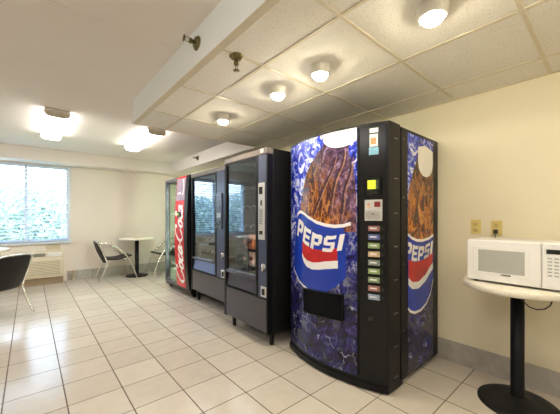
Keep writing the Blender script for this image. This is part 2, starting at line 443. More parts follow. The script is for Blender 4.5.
# a blind hangs in front of every light of the window
bl_labels = ['white slatted blind in the second light of the window, out at the left',
             'white slatted blind at the left edge of the photo, left of the window mullion',
             'white slatted blind on the right, between the window mullion and the wall']
for i in range(NP):
    x0, x1 = WX0+i*PW+.014, WX0+(i+1)*PW-.014
    b = thing('window_blind', bl_labels[i], 'blind', ((x0+x1)/2, YB+.0, WZ0), 0, 'slatted blinds at the window')
    MB().box(x0, x1, YB-.012, YB+.022, WZ1-.05, WZ1-.005, bev=.004).build('headrail', M['slat'], b)
    sl = MB(); z = WZ0+.055; t = math.radians(24)
    while z < WZ1-.06:
        c, s_ = math.cos(t)*.024, math.sin(t)*.024
        sl.prism([(YB+.005-c, z+s_), (YB+.005, z+.0025), (YB+.005+c, z-s_), (YB+.005+c, z-s_-.0015), (YB+.005, z+.001), (YB+.005-c, z+s_-.0015)], x0+.004, x1-.004, 'x')
        z += .061
    sl.build('slats', M['slat'], b)
    MB().box(x0, x1, YB-.010, YB+.020, WZ0+.006, WZ0+.026, bev=.004).build('bottom_rail', M['slat'], b)
    cd = MB()
    for fx in (.18, .82):
        xx = x0+(x1-x0)*fx; cd.tube([(xx, YB-.013, WZ0+.02), (xx, YB-.013, WZ1-.05)], .0015, 6)
    cd.build('ladder_cord', M['slat'], b)

# ------------------------------------------------------------------ outside
struct('ground_outside', MB().box(-14, 14, YB+.2, 34, -.5, -.3), M['grass'])
def tree(label, x, y, h, r, lm, seed):
    rnd = random.Random(seed)
    t = thing('leafy_tree', label, 'tree', (x, y, -.3), 0, 'trees beyond the window')
    tr = MB(); tr.tube([(x, y, -.3), (x+.1, y, h*.35), (x-.05, y+.1, h*.6)], [.12, .09, .05], 10)
    for k in range(6):
        a = rnd.random()*2*PI
        tr.tube([(x+.05, y, h*.35), (x+r*.5*math.cos(a), y+r*.5*math.sin(a), h*(.5+.3*rnd.random()))], [.05, .015], 6)
    tr.build('trunk', M['bark'], t)
    cr = MB()
    for k in range(4200):
        th = rnd.random()*2*PI; u = rnd.random()*2-1; q = rnd.random()**.4
        rr = math.sqrt(1-u*u)
        p = Vector((x+r*q*rr*math.cos(th), y+r*q*rr*math.sin(th), h*.52+h*.46*q*u))
        p.z = max(p.z, -.25)
        n = Vector((rnd.gauss(0, 1), rnd.gauss(0, 1)-.4, rnd.gauss(0, 1)+.5)).normalized()
        a = n.orthogonal().normalized()*(.045+.05*rnd.random()); b_ = n.cross(a).normalized()*(.028+.02*rnd.random())
        cr.face([cr.bm.verts.new(p+a), cr.bm.verts.new(p+b_), cr.bm.verts.new(p-a), cr.bm.verts.new(p-b_)])
    cr.build('crown', M[lm], t)
tree('pale leafy tree outside, behind the right half of the blinds', .2, 12.2, 2.35, 1.0, 'leaf2', 3)
tree('darker leafy tree outside, behind the blind at the left edge', -1.7, 11.4, 2.2, .95, 'leaf1', 4)
tree('leafy tree outside, hidden further left beyond the window', -4.2, 12.0, 2.5, 1.2, 'leaf2', 5)
tree('tall leafy tree outside, farther back behind the window mullion', -1.3, 14.6, 2.75, 1.5, 'leaf1', 6)
tree('leafy tree outside, out of view at the far left', -7.0, 13.0, 2.6, 1.3, 'leaf1', 8)
tree('leafy tree outside, behind the wall beside the window', 2.6, 14.2, 2.7, 1.4, 'leaf1', 9)

# ------------------------------------------------------------------ wall unit under the window
ac = thing('wall_air_conditioner', 'beige wall air conditioner with grey vents below the window', 'air conditioner', (-.2, YB-.12, 0))
AX0, AX1, AY = -.92, .50, YB-.20
part_box('case', 'ac', ac, AX0, AX1, AY, YB-.001, .13, .60, bev=.012)
part_box('sleeve_base', 'acshade', ac, AX0+.02, AX1-.01, AY+.05, YB-.001, 0, .13)
MB().prism([(AY-.004, .16), (AY-.018, .20), (AY-.018, .46), (AY-.004, .50), (AY+.01, .50), (AY+.01, .16)], AX0+.03, AX1-.03, 'x').build('front_cover', M['ac'], ac)
gr = MB()
for k in range(9): gr.box(AX0+.06, AX1-.06, AY-.022, AY-.017, .20+k*.028, .208+k*.028)
gr.build('intake_louvres', M['acshade'], ac)
vt = MB(); vt.box(-.6, .22, AY-.006, AY+.004, .525, .585)
vent = vt.build('outlet_vent', M['acdark'], ac)
vs = MB()
for k in range(28): vs.box(-.585+k*.0288, -.575+k*.0288, AY-.012, AY-.005, .53, .58)
vs.build('vane', M['acdark'], vent)
part_box('control_flap', 'white_label', ac, .25, .47, AY-.010, AY+.004, .52, .59, bev=.006)
part_box('upper_grille', 'grille', ac, .24, .46, YB-.02, YB-.001, .63, .72, bev=.004)
pp = thing('pipe_stub', 'small brownish pipe stub by the baseboard, right of the wall air unit', 'pipe', (.66, YB-.06, 0))
MB().lathe([(.03, 0), (.03, .015), (.014, .02), (.014, .17), (.02, .175), (.02, .20), (0, .20)], (.66, YB-.06, 0), 16).build('pipe', M['pipe'], pp)
MB().tube([(.66, YB-.06, .13), (.60, YB-.10, .13)], .012, 10).build('valve_handle', M['pipe'], pp)

# ------------------------------------------------------------------ ceiling fittings
def fluorescent(x, y0, y1, label):
    t = thing('ceiling_light', label, 'ceiling light', (x, (y0+y1)/2, ZC), 0, 'fluorescent fixtures on the plaster ceiling')
    w = .115
    part_box('back_pan', 'lampwhite', t, x-w, x+w, y0, y1, ZC-.018, ZC-.0005)
    out = [(-w, ZC-.018), (-w, ZC-.05), (-w*.86, ZC-.078), (-w*.5, ZC-.088), (w*.5, ZC-.088), (w*.86, ZC-.078), (w, ZC-.05), (w, ZC-.018)]
    MB().prism([(x+a, b) for a, b in out], y0+.03, y1-.03, 'y').build('diffuser', M['lens'], t)
    for ya, yb in ((y0, y0+.03), (y1-.03, y1)):
        MB().prism([(x+a*1.04, b-.003) for a, b in out], ya, yb, 'y').build('end_cap', M['endcap'], t)
    return t
fluorescent(.245, 4.22, 5.55, 'bright fluorescent ceiling light on the left, in line with the window corner')
fluorescent(1.36, 4.22, 5.55, 'bright fluorescent ceiling light beside the corner of the lowered ceiling')
fluorescent(-1.2, 4.22, 5.55, 'added fluorescent fill light, unseen, over the far left of the room')  # this fixture and the next two are unseen, added as room fill
fluorescent(-.6, .2, 1.53, 'added fluorescent fill light, unseen, above and left of the camera')
fluorescent(-.6, -2.0, -.67, 'added fluorescent fill light, unseen, behind the camera')
dome_labels = {0: 'white dome ceiling lamp nearest the camera, cut by the top edge of the photo',
               1: 'lit dome ceiling lamp above the drink machine, second from the camera',
               2: 'dome ceiling lamp above the gap between drink and snack machines, third from the camera',
               3: 'farthest dome ceiling lamp, above the nearer snack machine',
               4: 'added dome fill lamp, unseen, over the microwave table',
               5: 'added dome fill lamp, unseen, behind the camera'}
def dome(x, y, i):
    t = thing('ceiling_lamp', dome_labels[i], 'ceiling lamp', (x, y, ZD), 0, 'dome lamps along the tiled ceiling')
    MB().lathe([(.0, .0005), (.066, .0005), (.068, -.008), (.067, -.04), (.0645, -.054), (.060, -.060), (.047, -.060), (.047, -.05), (0, -.05)], (x, y, ZD), 32).build('housing', M['lampwhite'], t)
    MB().lathe([(.0462, -.052), (.046, -.068), (.040, -.078), (.028, -.085), (.014, -.088), (0, -.089)], (x, y, ZD), 28).build('lens', M['bulb'], t)
for i, (x, y) in enumerate([(1.462, .575), (1.478, 1.300), (1.475, 1.735), (1.46, 2.56), (1.46, -.17), (1.46, -.92)]): dome(x, y, i)  # last two domes are unseen, added to brighten right wall and tiles
def sprinkler(label, c, axis):  # drawn once, turned to the surface
    t = thing('fire_sprinkler', label, 'sprinkler', c, 0, 'fire sprinklers')
    R = Vector((0, 0, 1)).rotation_difference(Vector(axis)).to_matrix().to_4x4() @ Matrix.Scale(1.35, 4)
    MB().lathe([(0, 0), (.034, 0), (.034, .004), (.024, .014), (.014, .016), (0, .016)], c, 24, R).build('escutcheon', M['brass'], t)
    MB().lathe([(.010, .014), (.010, .03), (.013, .032), (.013, .04), (.007, .042), (0, .042)], c, 12, R).build('nozzle', M['brass'], t)
    fr_ = MB()
    for sx in (-1, 1):
        fr_.tube([R @ Vector((sx*.009, 0, .038))+Vector(c), R @ Vector((sx*.011, 0, .052))+Vector(c), R @ Vector((sx*.003, 0, .066))+Vector(c)], .0022, 6)
    fr_.build('frame_arms', M['brass'], t)
    MB().lathe([(0, .064), (.015, .066), (.016, .068), (0, .069)], c, 14, R).build('deflector', M['brass'], t)
sprinkler('brass sidewall sprinkler on the white face of the ceiling beam', (XB-.012, 1.80, 2.395), (-1, 0, 0))
sprinkler('brass pendent sprinkler hanging from the tiled ceiling', (.985, 1.56, ZD), (0, 0, -1))
sprinkler('small sidewall sprinkler on the far soffit above the snack machines', (2.47, 5.30, 2.40), (-1, 0, 0))

# ------------------------------------------------------------------ artwork helpers (s runs to the viewer's right)
def interp(pts, x):
    pts = sorted(pts)
    if x <= pts[0][0]: return pts[0][1]
    for (a, b), (c, d) in zip(pts, pts[1:]):
        if x <= c:
            t = (x-a)/(c-a) if c > a else 0
            t2 = t*t*(3-2*t)*.35+t*.65
            return b+(d-b)*t2
    return pts[-1][1]
def cols(mb, mp, lo, hi, s0, s1, off, n=26, nz=10):   # region between curves lo(s), hi(s)
    def fn(u, v):
        s = s0+(s1-s0)*u; a, b = interp(lo, s), interp(hi, s)
        return mp(s, a+(max(b, a+1e-4)-a)*v, off)
    mb.grid(fn, n, nz)
def rows(mb, mp, lf, rt, z0, z1, off, n=24, m=12):
    def fn(u, v):
        z = z0+(z1-z0)*v; a, b = interp(lf, z), interp(rt, z)
        return mp(a+(max(b, a+1e-4)-a)*u, z, off)
    mb.grid(fn, m, n)
LETTERS = {  # strokes as quads in a unit box (x right, y up)
 'P': [[(0,0),(.30,0),(.30,1),(0,1)], [(.30,.74),(.84,.74),(.78,1),(.30,1)], [(.66,.40),(.96,.46),(.98,.92),(.66,.80)], [(.30,.32),(.80,.32),(.84,.52),(.30,.52)], [(.78,.90),(.97,.80),(.92,.95),(.80,1.0)]],
 'E': [[(0,0),(.30,0),(.30,1),(0,1)], [(.28,.78),(.95,.78),(.95,1),(.28,1)], [(.28,.40),(.86,.40),(.86,.60),(.28,.60)], [(.28,0),(.95,0),(.95,.22),(.28,.22)]],
 'S': [[(.10,.78),(.96,.78),(.96,1),(.16,1)], [(.02,.50),(.32,.48),(.32,.86),(.02,.88)], [(.06,.40),(.92,.40),(.92,.60),(.06,.60)], [(.66,.12),(.96,.14),(.96,.52),(.66,.52)], [(.02,0),(.86,0),(.92,.22),(.02,.22)]],
 'I': [[(.20,0),(.80,0),(.80,1),(.20,1)]],
}
def word(mb, mp, spec, zc, off, slant=.2, clip=None):
    # spec: (char, s0, s1, height); zc(s) gives the middle height
    for ch, s0, s1, h in spec:
        for q in LETTERS[ch]:
            def fn(u, v, q=q):
                a = Vector(q[0]).lerp(Vector(q[1]), u); b = Vector(q[3]).lerp(Vector(q[2]), u); p = a.lerp(b, v)
                s = s0+(s1-s0)*p.x
                z = interp(zc, s)+(p.y-.5)*h
                s += slant*(p.y-.5)*h
                if clip is not None: s = max(s, clip[0]); s = min(s, clip[1])
                return mp(s, z, off)
            mb.grid(fn, 4, 4)

# ------------------------------------------------------------------ drink machine
PY0, PY1, PYC, PHW = 1.036, 2.05, 1.545, .507
PTOP, PXB = 1.93, 2.765
def pfront(y): return 1.905-.118*(1-((y-PYC)/PHW)**2)
def fm(s, z, off): return (pfront(-s)-off, -s, z)          # s = -y
def sm(s, z, off): return (s, PY0+.004-off, z)             # s = x
pm = thing('drink_vending_machine', 'tall bow-fronted blue cola vending machine with a giant bottle print', 'vending machine', ((1.9+PXB)/2, PYC, 0))
part_box('cabinet', 'black', pm, 2.085, PXB, PY0+.004, PY1, .03, PTOP-.005, bev=.006)
NS = 40
ys = [PY0+(PY1-PY0)*i/NS for i in range(NS+1)]
curve = [(pfront(y), y) for y in ys]
MB().prism(curve+[(2.06, PY1), (2.06, PY0)], .055, PTOP, 'z').build('front_door', M['blacksoft'], pm)
MB().prism([(2.06, PY0+.018), (2.085, PY0+.018), (2.085, PY1-.01), (2.06, PY1-.01)], .06, PTOP-.01, 'z').build('door_gasket', M['inside'], pm)
MB().prism([(x-.012, y) for x, y in curve]+[(2.10, PY1), (2.10, PY0)], .012, .055, 'z').build('kick_plate', M['black'], pm)
for x, y in ((1.98, 1.10), (1.98, 1.98), (2.68, 1.10), (2.68, 1.98)):
    MB().lathe([(0, 0), (.03, 0), (.03, .032), (0, .032)], (x, y, 0), 16).build('levelling_foot', M['black'], pm)
for z in (.10, .32, .56, .80, 1.04, 1.28, 1.53, 1.82):
    for x in (1.985, 2.015): MB().lathe([(0, 0), (.005, 0), (.0035, .0025), (0, .0025)], (x, PY0, z), 8, Matrix.Rotation(PI/2, 4, 'X')).build('screw', M['steel'], pm)
for z in (.4, .9, 1.4, 1.84): MB().lathe([(0, 0), (.005, 0), (.0035, .0025), (0, .0025)], (2.125, PY0+.004, z), 8, Matrix.Rotation(PI/2, 4, 'X')).build('screw', M['steel'], pm)
# front artwork: one printed sheet, several inks
g = MB()
S0, S1 = -2.028, -1.245
g.mat(0); cols(g, fm, [(S0, .085), (S1, .085)], [(S0, 1.912), (S1, 1.912)], S0, S1, .002, 40, 24)
bl = [(1.15, -1.885), (1.22, -1.87), (1.29, -1.84), (1.40, -1.815), (1.50, -1.79), (1.60, -1.75), (1.68, -1.70), (1.75, -1.63), (1.82, -1.54), (1.905, -1.50)]
brr = [(1.15, -1.25), (1.40, -1.25), (1.55, -1.262), (1.66, -1.285), (1.75, -1.31), (1.84, -1.30), (1.905, -1.30)]
g.mat(1); rows(g, fm, bl, brr, 1.14, 1.86, .0035)
# right hand highlights and sweeping grooves in the bottle
def ribbon(mat, path, w, off=.0047):
    g.mat(mat)
    def fn(u, v):
        k = u*(len(path)-1); i = min(int(k), len(path)-2); t = k-i
        p0 = path[max(i-1, 0)]; p1 = path[i]; p2 = path[i+1]; p3 = path[min(i+2, len(path)-1)]
        def cr(a, b, c, d): return .5*(2*b+(c-a)*t+(2*a-5*b+4*c-d)*t*t+(3*b-a-3*c+d)*t**3)
        s, z = cr(p0[0], p1[0], p2[0], p3[0]), cr(p0[1], p1[1], p2[1], p3[1])
        ww = w*(.25+.75*math.sin(PI*min(1, max(0, u)))**.6)
        return fm(min(s+(v-.5)*ww, S1), z, off)
    g.grid(fn, 30, 3)
ribbon(7, [(-1.345, 1.76), (-1.36, 1.66), (-1.42, 1.54), (-1.45, 1.42), (-1.48, 1.25)], .016)
ribbon(8, [(-1.33, 1.76), (-1.345, 1.66), (-1.40, 1.54), (-1.43, 1.42), (-1.455, 1.25)], .014)
ribbon(7, [(-1.285, 1.70), (-1.30, 1.58), (-1.345, 1.46), (-1.36, 1.34), (-1.375, 1.22)], .016)
ribbon(8, [(-1.27, 1.70), (-1.283, 1.58), (-1.325, 1.46), (-1.34, 1.34), (-1.355, 1.22)], .012)
ribbon(7, [(-1.42, 1.72), (-1.45, 1.62), (-1.53, 1.49), (-1.60, 1.36), (-1.65, 1.27)], .018)
ribbon(8, [(-1.405, 1.72), (-1.435, 1.62), (-1.512, 1.49), (-1.58, 1.36), (-1.63, 1.27)], .010)
# cap of the bottle
def capfn(sc, zc, a, b, top, mp, mat, off, sl=0):
    g.mat(mat)
    def fn(u, v):
        s = sc-a+2*a*u
        zb = zc-b*math.sqrt(max(0, 1-((s-sc)/a)**2)); zt = min(top, zc+.35*b*math.sqrt(max(0, 1-((s-sc)/a)**2))) if sl else top
        s2 = min(s, S1-.004) if mp is fm else s
        return mp(s2, zb+(zt-zb)*v, off)
    g.grid(fn, 26, 6)
g.mat(2)
def capf(u, v):
    s = -1.535+u*.287; k = (s+1.375)/.165
    zb = 1.885-.10*math.sqrt(max(0, 1-k*k)) if abs(k) < 1 else 1.885
    return fm(s, zb+(1.912-zb)*v, .0045)
g.grid(capf, 26, 5)
# label
LT = [(-1.90, 1.245), (-1.87, 1.285), (-1.83, 1.30), (-1.784, 1.288), (-1.70, 1.246), (-1.597, 1.206), (-1.50, 1.186), (-1.423, 1.179), (-1.35, 1.186), (-1.299, 1.201)]
LB = [(-1.955, .80), (-1.94, .763), (-1.842, .682), (-1.77, .655), (-1.704, .640), (-1.62, .632), (-1.575, .635), (-1.50, .66), (-1.432, .701), (-1.347, .776), (-1.30, .84)]
lowl = [(.64, -1.72), (.70, -1.87), (.763, -1.935), (.85, -1.945), (1.0, -1.925), (1.15, -1.905), (1.245, -1.885)]
# blue body, columns clipped to the outline
BT = [(-1.95, .86), (-1.935, 1.0), (-1.915, 1.12), (-1.895, 1.22), (-1.87, 1.265), (-1.83, 1.29), (-1.784, 1.280), (-1.70, 1.238), (-1.597, 1.198), (-1.50, 1.178), (-1.423, 1.171), (-1.36, 1.172), (-1.335, 1.14), (-1.32, 1.0)]
g.mat(3); cols(g, fm, LB, BT, -1.95, -1.33, .0047, 50, 16)
g.mat(4); cols(g, fm, [(s, z-.012) for s, z in LT], [(s, z+.014) for s, z in LT], -1.89, -1.29, .0055, 40, 2)
cols(g, fm, [(s, z-.012) for s, z in LB], [(s, z+.004) for s, z in LB], -1.955, -1.56, .0055, 40, 2)
# red and white waves
RT = [(-1.80, 1.04), (-1.76, 1.025), (-1.66, .99), (-1.571, .985), (-1.48, .998), (-1.40, 1.012)]
WT = [(-1.80, .935), (-1.77, .90), (-1.72, .878), (-1.65, .870), (-1.593, .878), (-1.50, .898), (-1.40, .912)]
WB = [(-1.80, .915), (-1.775, .862), (-1.73, .828), (-1.66, .815), (-1.593, .822), (-1.50, .84), (-1.405, .856)]
g.mat(5); cols(g, fm, WT, RT, -1.795, -1.40, .0055, 30, 5)
g.mat(4); cols(g, fm, WB, [(s, z+.004) for s, z in WT], -1.80, -1.395, .0060, 30, 4)
ZC_ = [(-1.90, 1.175), (-1.83, 1.150), (-1.73, 1.085), (-1.61, 1.044), (-1.47, 1.040), (-1.35, 1.062), (-1.30, 1.075)]
word(g, fm, [('P', -1.872, -1.785, .150), ('E', -1.776, -1.680, .138), ('P', -1.668, -1.548, .132), ('S', -1.533, -1.415, .128), ('I', -1.405, -1.335, .128)], ZC_, .0065, .22)
g.build('front_graphic', [M['ice'], M['cola_f'], M['cap'], M['pblue'], M['pwhite'], M['pred'], M['pwhite'], M['cola_hi'], M['cola_or']], pm)
# side artwork
g = MB()
A0, A1 = 2.182, 2.650
g.mat(0); cols(g, sm, [(A0, .055), (A1, .055)], [(A0, 1.90), (A1, 1.90)], A0, A1, .002, 12, 24)
g.mat(1); rows(g, sm, [(1.05, 2.183), (1.40, 2.185), (1.50, 2.215), (1.60, 2.27), (1.70, 2.33), (1.80, 2.36)], [(1.05, A1), (1.8, A1)], 1.06, 1.80, .0032)
g.mat(7)
def capside(u, v):
    s = 2.355+u*.285; k = (s-2.497)/.1425
    zb = 1.70-.115*math.sqrt(max(0, 1-k*k)); zt = 1.845-.03*abs(k)
    return sm(s, zb+(zt-zb)*v, .0045)
g.mat(2); g.grid(capside, 20, 6)
SLT = [(2.182, 1.118), (2.26, 1.085), (2.34, 1.066), (2.43, 1.060), (2.55, 1.070), (2.65, 1.094)]
SLB = [(2.182, .56), (2.23, .525), (2.302, .503), (2.40, .50), (2.50, .53), (2.59, .60), (2.65, .72)]
g.mat(3); cols(g, sm, SLB, SLT, A0, A1, .0040, 24, 10)
g.mat(4); cols(g, sm, [(s, z-.010) for s, z in SLT], [(s, z+.012) for s, z in SLT], A0, A1, .0048, 24, 2)
cols(g, sm, [(s, z-.014) for s, z in SLB], [(s, z+.006) for s, z in SLB], A0, A1, .0048, 24, 2)
SWT = [(2.182, .79), (2.26, .745), (2.36, .735), (2.48, .77), (2.60, .84), (2.645, .865)]
SRT = [(2.182, .93), (2.30, .895), (2.42, .90), (2.55, .93), (2.645, .955)]
g.mat(5); cols(g, sm, SWT, SRT, 2.19, A1-.012, .0048, 24, 4)
g.mat(4); cols(g, sm, [(s, z-.055) for s, z in SWT], SWT, 2.19, A1-.012, .0055, 24, 3)
word(g, sm, [('P', 2.135, 2.24, .125), ('E', 2.25, 2.345, .120), ('P', 2.355, 2.46, .116), ('S', 2.47, 2.575, .114), ('I', 2.575, 2.645, .114)],
     [(2.18, 1.0), (2.3, .965), (2.42, .955), (2.55, .975), (2.65, 1.0)], .0062, .22, (A0+.002, A1-.002))
g.build('side_graphic', [M['ice'], M['cola'], M['cap'], M['pblue'], M['pwhite'], M['pred'], M['pwhite'], M['cola_hi'], M['cola_or']], pm)
# control strip on the right of the door
def cplate(name, mat, s0, s1, z0, z1, t, parent, base=.0):
    mb = MB()
    mb.grid(lambda u, v: fm(s0+(s1-s0)*u, z0+(z1-z0)*v, base+t), 6, 2)
    a = [fm(s0, z0, base+t), fm(s1, z0, base+t), fm(s1, z1, base+t), fm(s0, z1, base+t)]
    b_ = [fm(s0, z0, base), fm(s1, z0, base), fm(s1, z1, base), fm(s0, z1, base)]
    for i in range(4):
        j = (i+1) % 4
        mb.face([mb.bm.verts.new(p) for p in (b_[i], b_[j], a[j], a[i])])
    return mb.build(name, M[mat], parent)
cp = cplate('control_panel', 'blackgloss', -1.226, -1.052, .10, 1.905, .004, pm)
trim = MB()
trim.grid(lambda u, v: fm(-1.244+.012*u, .09+1.82*v, .006), 2, 2); trim.build('panel_edge_strip', M['black'], pm)
bcols = ['b_red', 'b_blue', 'b_green', 'b_peach', 'b_grey', 'b_lime', 'b_sage', 'b_rose', 'b_ice']
for k, c in enumerate(bcols):
    z = 1.173-k*.0612
    bt = cplate('selection_button', c, -1.164, -1.092, z-.021, z+.017, .008, cp, .004)
    bt['label'] = 'small oblong drink button'
    bmk = MB(); bmk.grid(lambda u, v: fm(-1.152+.045*u, z-.006+.010*v, .0130), 3, 1); bmk.build('button_print', M['pwhite'], bt)
for k in range(9):
    z = 1.173-k*.0612
    cplate('price_window', 'dark', -1.085, -1.064, z-.015, z+.012, .003, cp, .004)
cplate('sticker', 'white_label', -1.157, -1.103, 1.856, 1.888, .0015, cp, .004)
st = cplate('sticker', 'white_label', -1.157, -1.105, 1.757, 1.846, .0015, cp, .004)
cplate('sticker_print', 'st_or', -1.150, -1.114, 1.772, 1.820, .001, st, .0055)
cplate('sticker', 'st_blue', -1.162, -1.100, 1.698, 1.752, .0015, cp, .004)
ds = cplate('bill_validator', 'black', -1.176, -1.082, 1.405, 1.535, .014, cp, .004)
cplate('display', 'lcd', -1.164, -1.112, 1.452, 1.515, .002, ds, .018)
cplate('display', 'bag_gr', -1.110, -1.094, 1.452, 1.515, .002, ds, .018)
cplate('bill_slot', 'dark', -1.164, -1.096, 1.418, 1.436, .002, ds, .018)
co = cplate('coin_panel', 'silver', -1.186, -1.076, 1.226, 1.376, .010, cp, .004)
cplate('coin_plate', 'steel', -1.172, -1.090, 1.246, 1.300, .004, co, .014)
cplate('coin_slot', 'dark', -1.138, -1.122, 1.270, 1.276, .001, co, .018)
cplate('card_sticker', 'redcard', -1.122, -1.084, 1.325, 1.362, .002, co, .014)
cplate('coin_sticker', 'bag_cr', -1.168, -1.150, 1.320, 1.352, .002, co, .014)
cplate('lock_recess', 'dark', -1.166, -1.136, .505, .545, .004, cp, .004)
# dispensing slot
dq = MB()
fz = [(-1.752, .452, .628), (-1.360, .478, .652)]
def slot(ds_, dz, off):
    (a, b, c), (d, e, f) = fz
    return lambda u, v: fm(a-ds_+(d-a+2*ds_)*u, (b-dz)+(e-b)*u+((c-b)+2*dz+((f-e)-(c-b))*u)*v, off)
dq.grid(slot(.014, .014, .014), 16, 3)
fo = slot(.014, .014, 0); fi = slot(.014, .014, .014)
for (u0, v0, u1, v1) in ((0, 0, 1, 0), (1, 0, 1, 1), (1, 1, 0, 1), (0, 1, 0, 0)):
    dq.grid(lambda u, v: tuple(Vector(fo(u0+(u1-u0)*u, v0+(v1-v0)*u)).lerp(Vector(fi(u0+(u1-u0)*u, v0+(v1-v0)*u)), v)), 12, 1)
dsl = dq.build('dispensing_port', M['slot'], pm)
fl = MB(); fl.grid(slot(-.012, -.014, .0165), 14, 3); fl.build('port_flap', M['slot'], dsl)
rim = MB()
for (u0, v0, u1, v1) in ((0, 0, 1, 0), (1, 0, 1, 1), (1, 1, 0, 1), (0, 1, 0, 0)):
    sfn = slot(.012, .012, .017); rim.tube([sfn(u0+(u1-u0)*k/10, v0+(v1-v0)*k/10) for k in range(11)], .004, 6)
rim.build('port_rim', M['black'], dsl)

# ------------------------------------------------------------------ snack machines
def snack_machine(label, XF, Y0, Y1, ZT, ZB, ycol, mat_low, flap_mat, kp, padm='silver', keym='key', kin=(.042, .030), legs=True, XBk=2.66, glz=(.66, 1.845)):
    # faces -x; Y0 is the near (right hand) side; ycol splits window from control column
    t = thing('snack_vending_machine', label, 'vending machine', ((XF+XBk)/2, (Y0+Y1)/2, 0))
    w = .03
    cb = MB()
    cb.box(XF+.07, XBk, Y0, Y0+w, ZB, ZT, bev=.004).box(XF+.07, XBk, Y1-w, Y1, ZB, ZT, bev=.004)
    cb.box(XF+.07, XBk, Y0+w, Y1-w, ZT-w, ZT).box(XF+.07, XBk, Y0+w, Y1-w, ZB, ZB+w).box(XBk-w, XBk, Y0+w, Y1-w, ZB+w, ZT-w)
    cb.box(XF+.07, XBk-w, ycol-.02, ycol, ZB+w, ZT-w)
    cb.build('cabinet', M['blacksoft'], t)
    # door frame
    dz = glz[0]-.02
    fr = MB()
    fr.box(XF, XF+.07, Y1-.045, Y1, ZB, ZT-.055, bev=.006).box(XF, XF+.07, ycol-.012, ycol+.03, dz-.17, ZT-.055, bev=.004)
    fr.box(XF, XF+.07, Y0, Y0+.022, ZB, ZT-.055, bev=.006)
    fr.box(XF+.012, XF+.07, ycol+.03, Y1-.045, ZT-.075, ZT-.055)
    fr.build('door_frame', M['black'], t)
    part_box('header', 'bronze', t, XF-.003, XF+.07, Y0, Y1, ZT-.056, ZT, bev=.005)
    MB().box(XF-.006, XF-.003, Y0+.055, Y0+.105, ZT-.042, ZT-.004).build('header_badge', M['white_label'], t)
    MB().box(XF+.02, XF+.028, ycol+.03, Y1-.045, glz[0], ZT-.075).build('glass', M['case_glass'], t)
    # lower door panel + delivery bin
    part_box('lower_panel', mat_low, t, XF+.002, XF+.07, Y0+.022, Y1-.045, ZB+.012, dz-.17, bev=.005)
    part_box('panel_sill', 'black', t, XF-.004, XF+.03, Y0+.01, Y1-.01, dz-.178, dz-.166, bev=.002)
    MB().prism([(XF+.03, dz-.155), (XF+.012, dz-.155), (XF+.034, dz-.01), (XF+.05, dz-.01)], ycol+.035, Y1-.05, 'y').build('delivery_flap', M[flap_mat], t)
    part_box('bin_ledge', 'binm', t, XF+.002, XF+.06, ycol+.03, Y1-.045, glz[0]-.03, glz[0]+.004, bev=.003)
    part_box('bin_back', 'inside', t, XF+.06, XF+.07, ycol+.03, Y1-.045, dz-.17, dz)
    # control column
    part_box('control_column', 'column', t, XF+.004, XF+.07, Y0+.022, ycol-.012, dz-.17, ZT-.056, bev=.003)
    kz0, kz1 = kp
    ky0, ky1 = Y0+kin[0], ycol-kin[1]
    pad = part_box('keypad_panel', padm, t, XF-.012, XF+.004, ky0, ky1, kz0, kz1, bev=.004)
    part_box('display', 'dark', pad, XF-.014, XF-.011, ky0+.02, ky1-.015, kz1-.11, kz1-.04)
    part_box('bill_slot', 'dark', pad, XF-.015, XF-.011, ky0+.02, ky1-.02, kz0+.05, kz0+.085)
    part_box('coin_slot', 'dark', pad, XF-.015, XF-.011, ky0+.03, ky0+.05, kz1-.22, kz1-.17)
    nr = 9
    for r in range(nr):
        for c in range(2):
            z = kz1-.25-(r+1)*(kz1-kz0-.40)/nr
            yy = ky0+.02+c*(ky1-ky0-.04)/2
            part_box('key', keym, pad, XF-.016, XF-.011, yy+.002, yy+(ky1-ky0-.04)/2-.002, z, z+(kz1-kz0-.40)/nr*.62)
    hc = (Y0+ycol)/2-.01
    MB().lathe([(0, 0), (.026, 0), (.026, .006), (.016, .012), (0, .012)], (XF+.004, hc-.01, .775), 20, Matrix.Rotation(-PI/2, 4, 'Y')).build('lock_boss', M['steel'], t)
    MB().tube([(XF-.006, hc-.02, .73), (XF-.024, hc-.02, .745), (XF-.026, hc-.02, .80), (XF-.006, hc-.02, .815)], .007, 8).build('handle', M['chrome'], t)
    cr = part_box('coin_return', 'steel', t, XF-.006, XF+.004, hc-.055, hc+.03, dz-.155, dz-.055, bev=.004)
    part_box('return_cup', 'dark', cr, XF-.0075, XF-.005, hc-.035, hc+.01, dz-.135, dz-.075)
    # inside: trays with spirals
    lining = MB(); lining.box(XBk-w-.01, XBk-w, ycol, Y1-w, ZB+w, ZT-w).box(XF+.08, XBk-w, ycol, ycol+.006, ZB+w, ZT-w).box(XF+.08, XBk-w, Y1-w-.006, Y1-w, ZB+w, ZT-w)
    lining.build('lining', M['inside'], t)
    for z in TRAYS:
        tr = MB(); tr.box(XF+.16, XBk-.08, ycol+.012, Y1-w-.01, z, z+.008).box(XF+.155, XF+.162, ycol+.012, Y1-w-.01, z-.012, z+.026)
        sh = tr.build('tray', M['blacksoft'], t)
        n = 5
        for k in range(n):
            yy = ycol+.06+(Y1-ycol-.13)*k/(n-1)
            pts = []
            for q in range(61):
                a = q/60*5*2*PI; pts.append((XF+.17+q/60*.42, yy+.026*math.cos(a), z+.038+.026*math.sin(a)))
            MB().tube(pts, .002, 4).build('spiral', M['steel'], sh)
    MB().tube([(XF+.085, ycol+.012, .74), (XF+.085, ycol+.012, 1.06)], .006, 8).build('display_lamp', M['strip'], t)
    if legs:
        for x in (XF+.10, XBk-.10):
            for y in (Y0+.06, Y1-.06):
                MB().lathe([(0, 0), (.018, 0), (.020, .01), (.026, ZB), (0, ZB)], (x, y, 0), 14).build('leg', M['black'], t)
    return t
